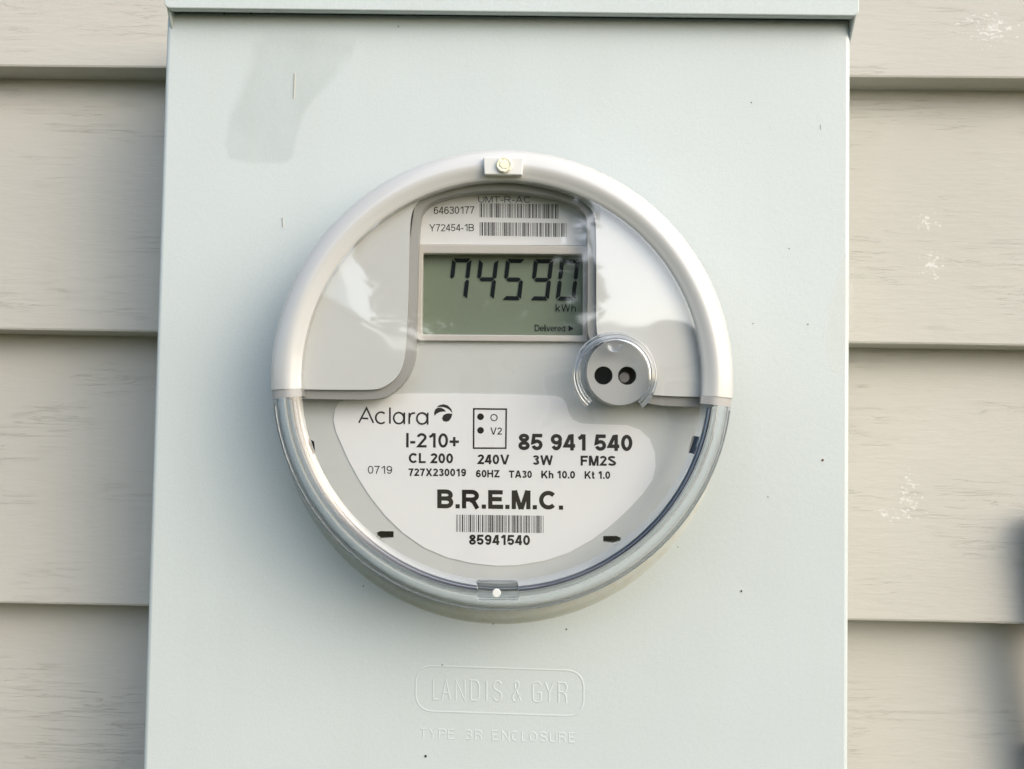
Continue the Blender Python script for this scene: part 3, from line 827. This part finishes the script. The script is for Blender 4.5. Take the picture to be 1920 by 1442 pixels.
# clear cover: thin flat front, thick solid lower rim, horseshoe guard and locking tabs
cover = empty('clear_cover', 0, 0, 0); cover.parent = em
bm = bmesh.new()
prof = [(80.5*math.sin(PI/2*k/14), 145.9+2.2*(1-math.sin(PI/2*k/14)**2)) for k in range(15)][1:]
ra = lathe(bm, prof, CM, n=160)
disc_cap(bm, [r[0] for r in ra])
from_bm('cover_front', bm, m_sheet, cover, smooth=True, angle=60)
inner = [(80.8, 143.6), (82.3, 144.4), (83.8, 145.5), (85.2, 146.3), (86.3, 146.3), (87.6, 145.2), (89.0, 142.8), (90.0, 140.2), (90.5, 137.4), (90.6, 130.0), (90.4, 124.0), (90.2, 119.6)]
bm = bmesh.new()
lathe(bm, RIM+inner, CM, aL2+0.0006, aR2+2*PI-0.0006, n=150, closed=True, caps=True)
from_bm('cover_rim', bm, m_glass, cover, smooth=True, angle=50)
bm = bmesh.new()
lathe(bm, [(93.6, 126.5), (94.5, 126.8), (94.8, 128.0), (94.5, 129.2), (93.6, 129.5), (93.2, 128.0)], CM, aL2+0.01, aR2+2*PI-0.01, n=120, closed=True, caps=True)
from_bm('cover_bead', bm, m_glass, cover, smooth=True, angle=70)
CHS = at(1154, 702, 150)
s2 = (CAM_D-150.0)/F_PX
hl, hr = ang(at(1106, 752, 150)), 0
h0 = math.atan2(at(1199, 757, 150)[1]-CHS[1], at(1199, 757, 150)[0]-CHS[0])
h1 = math.atan2(at(1106, 756, 150)[1]-CHS[1], at(1106, 756, 150)[0]-CHS[0]) + 2*PI
bm = bmesh.new()
prof = [(66.0*s2, 147.2), (66.4*s2, 150.6), (68.0*s2, 151.8), (70.5*s2, 151.6), (72.0*s2, 150.2), (76.0*s2, 149.6), (78.0*s2, 149.9), (80.0*s2, 149.2), (81.5*s2, 147.2)]
lathe(bm, prof, CHS, h0, h1, n=70, closed=True, caps=True)
from_bm('port_guard', bm, m_glass, cover, smooth=True, angle=40)
cn = at(1155, 646, 150)
bm = bmesh.new()
lathe(bm, [(9.0*s2, 147.4), (9.4*s2, 150.8), (11.5*s2, 151.2), (13.5*s2, 150.4), (13.9*s2, 147.4)], cn, math.radians(175), math.radians(365), n=26, closed=True, caps=True)
from_bm('guard_notch', bm, m_glass, cover, smooth=True, angle=40)
# upper locking tab with cream plug, lower clear tab with white plug
bm = bmesh.new()
prism(bm, P(px_round([(906, 294), (982, 295), (979, 328), (908, 327)], 3, 4), 149.6), 142, 149.6)
tb = from_bm('locking_tab', bm, m_hood, cover); bevel_mod(tb, 0.5, 3)
ct = at(945, 309, 150.5); s3 = (CAM_D-150)/F_PX
bm = bmesh.new()
ra = lathe(bm, [(14.8*s3, 149), (15.2*s3, 150.2), (13.0*s3, 150.9), (9*s3, 150.6), (7*s3, 150.9)], ct, n=28); disc_cap(bm, [r[-1] for r in ra])
for v in bm.verts: v.co.y += random.uniform(-.00022, .00022); v.co.x += random.uniform(-.0001, .0001)
from_bm('plug', bm, m_plug, tb, smooth=True, angle=20)
bm = bmesh.new()
prism(bm, P(px_round([(893, 1089), (972, 1090), (972, 1126), (895, 1126)], [3, 8, 5, 3], 5), 150), 146.5, 150.2)
tb2 = from_bm('locking_tab', bm, m_glass, cover); bevel_mod(tb2, 0.6, 3)
ct = at(931, 1112, 150.4)
bm = bmesh.new(); ra = lathe(bm, [(8*s3, 150.0), (8*s3, 150.7), (7*s3, 151.0)], ct, n=24); disc_cap(bm, [r[-1] for r in ra])
from_bm('plug', bm, m_white, tb2, smooth=True, angle=30)

# ------------------------------------------------------------------ conduit standing in for an unidentified dark blur at the right edge
cd_ = empty('stand_in_conduit', 0, 0, 0)
tag(cd_, 'black conduit built in place of an unidentified dark blur at the right edge', 'conduit')
m_black = mat('black_pvc', (0.02, 0.02, 0.024), 0.5, 0.3)
pc = at(1974, 985, 62)
zt = at(1920, 950, 62)[1]
bm = bmesh.new(); ringv = []
R_ = 9.0
for zz, rr in [(-1500, R_), (zt-R_*0.8, R_)]+[(zt-R_*0.8+R_*0.8*math.sin(a*PI/16), R_*math.cos(a*PI/16)) for a in range(1, 8)]:
    ringv.append([bm.verts.new(V(pc[0]+rr*math.cos(2*PI*k/32), 62+rr*math.sin(2*PI*k/32)*0.9, zz)) for k in range(32)])
for A, B_ in zip(ringv, ringv[1:]):
    for k in range(32): bm.faces.new((A[k], A[(k+1) % 32], B_[(k+1) % 32], B_[k]))
bm.faces.new(ringv[-1]); bm.faces.new(ringv[0][::-1])
from_bm('pipe', bm, m_black, cd_, smooth=True, angle=60)
bm = bmesh.new(); box(bm, pc[0]-6, pc[0]+16, 41, 50.8, zt-128, zt-116)
from_bm('bracket', bm, m_black, cd_)

# ------------------------------------------------------------------ unseen house and tree, added so the clear cover has something to reflect
hs_ = empty('reflection_house', 0, 0, 0)
tag(hs_, 'beige house with a brown gabled roof across the lawn, unseen, added for its reflection in the cover', 'house')
m_hw = mat('beige_render', (0.36, 0.31, 0.25), 0.8, 0.2); m_roof = mat('brown_shingle', (0.09, 0.075, 0.065), 0.9, 0.1)
m_pane = mat('window_pane', (0.03, 0.035, 0.04), 0.1, 0.5)
for m_, sc2 in ((m_hw, 3.0), (m_roof, 8.0)):
    t = NT(m_); b0 = tuple(t.b.inputs['Base Color'].default_value)[:3]
    t.l(t.mix(t.noise(t.coord((sc2, sc2, sc2)), 1, 5), tuple(x*0.75 for x in b0), tuple(x*1.2 for x in b0)), t.b.inputs['Base Color'])
YH = 15000.0
bm = bmesh.new(); box(bm, -8500, 6200, YH, YH+7000, -1500, 1250)
prism(bm, [(-8500, 1250), (-2600, 1250), (-5550, 2900)], YH, YH+0.5)
from_bm('wall', bm, m_hw, hs_)
bm = bmesh.new()
for a, b in (((-8900, 1100), (-5550, 3000)), ((-2200, 1100), (-5550, 3000))):
    prism(bm, [a, b, (b[0], b[1]+160), (a[0], a[1]+160)], YH-300, YH+7000)
sx0, sx1 = -2400, 6600
v = [bm.verts.new(V(x, d, z)) for x, d, z in ((sx0, YH-400, 1150), (sx1, YH-400, 1150), (sx1, YH+3500, 2300), (sx0, YH+3500, 2300))]
w = [bm.verts.new((q.co.x, q.co.y, q.co.z+0.15)) for q in v]
bm.faces.new(v); bm.faces.new(w[::-1])
for i in range(4): bm.faces.new((v[i], v[(i+1) % 4], w[(i+1) % 4], w[i]))
from_bm('roof', bm, m_roof, hs_)
for x in (-6200, 600, 3400):
    bm = bmesh.new(); box(bm, x, x+1100, YH-40, YH-5, -400, 800); wf = from_bm('window', bm, m_plastic, hs_)
    bm = bmesh.new(); box(bm, x+70, x+1030, YH-50, YH-41, -330, 730); from_bm('pane', bm, m_pane, wf)
tr_ = empty('reflection_tree', 0, 0, 0)  # added out of view; its dark reflection keeps sky glare off the display
tag(tr_, 'broad leafy tree with a forked trunk on the lawn, unseen, added to darken the reflection over the display', 'tree')
m_bark = mat('bark', (0.07, 0.05, 0.035), 0.9, 0.1)
m_leaf = mat('leaf', (0.045, 0.075, 0.025), 0.6, 0.3)
t = NT(m_leaf); t.l(t.mix(t.noise(t.coord((2.5, 2.5, 2.5)), 1, 3), (0.03, 0.055, 0.02), (0.085, 0.12, 0.04)), t.b.inputs['Base Color'])
TX, TD = -400.0, 5600.0
bm = bmesh.new()
def limb(bm, p0, p1, r0, r1, n=9):
    a, b = Vector(p0), Vector(p1); ax = (b-a).normalized(); u = ax.orthogonal().normalized(); w_ = ax.cross(u)
    A = [bm.verts.new(a+u*r0*math.cos(2*PI*k/n)+w_*r0*math.sin(2*PI*k/n)) for k in range(n)]
    B_ = [bm.verts.new(b+u*r1*math.cos(2*PI*k/n)+w_*r1*math.sin(2*PI*k/n)) for k in range(n)]
    for k in range(n): bm.faces.new((A[k], A[(k+1) % n], B_[(k+1) % n], B_[k]))
base = Vector(V(TX, TD, -1500)); fork = Vector(V(TX+40, TD, 350))
limb(bm, base, fork, .13, .09)
rnd = random.Random(4)
tips = []
for k in range(9):
    a = 2*PI*k/9; tip = fork+Vector((.55*math.cos(a), .55*math.sin(a), .7+1.3*rnd.random())); limb(bm, fork-Vector((0, 0, .05*k/9)), tip, .06, .02); tips.append(tip)
from_bm('trunk', bm, m_bark, tr_)
bm = bmesh.new()
cl = [(tp+Vector((rnd.uniform(-.3, .3), rnd.uniform(-.3, .3), rnd.uniform(-.5, .5))), rnd.uniform(.28, .48)) for tp in tips for _ in range(4)]
for c, r in cl:
    for _ in range(230):
        q = Vector((rnd.gauss(0, 1), rnd.gauss(0, 1), rnd.gauss(0, 1))).normalized()*r*rnd.random()**.45+c
        u = Vector((rnd.gauss(0, 1), rnd.gauss(0, 1), rnd.gauss(0, 1))).normalized(); w_ = u.orthogonal().normalized(); L = rnd.uniform(.055, .09)
        bm.faces.new([bm.verts.new(q+u*L), bm.verts.new(q+w_*L*.5), bm.verts.new(q-u*L), bm.verts.new(q-w_*L*.5)])
from_bm('crown', bm, m_leaf, tr_)
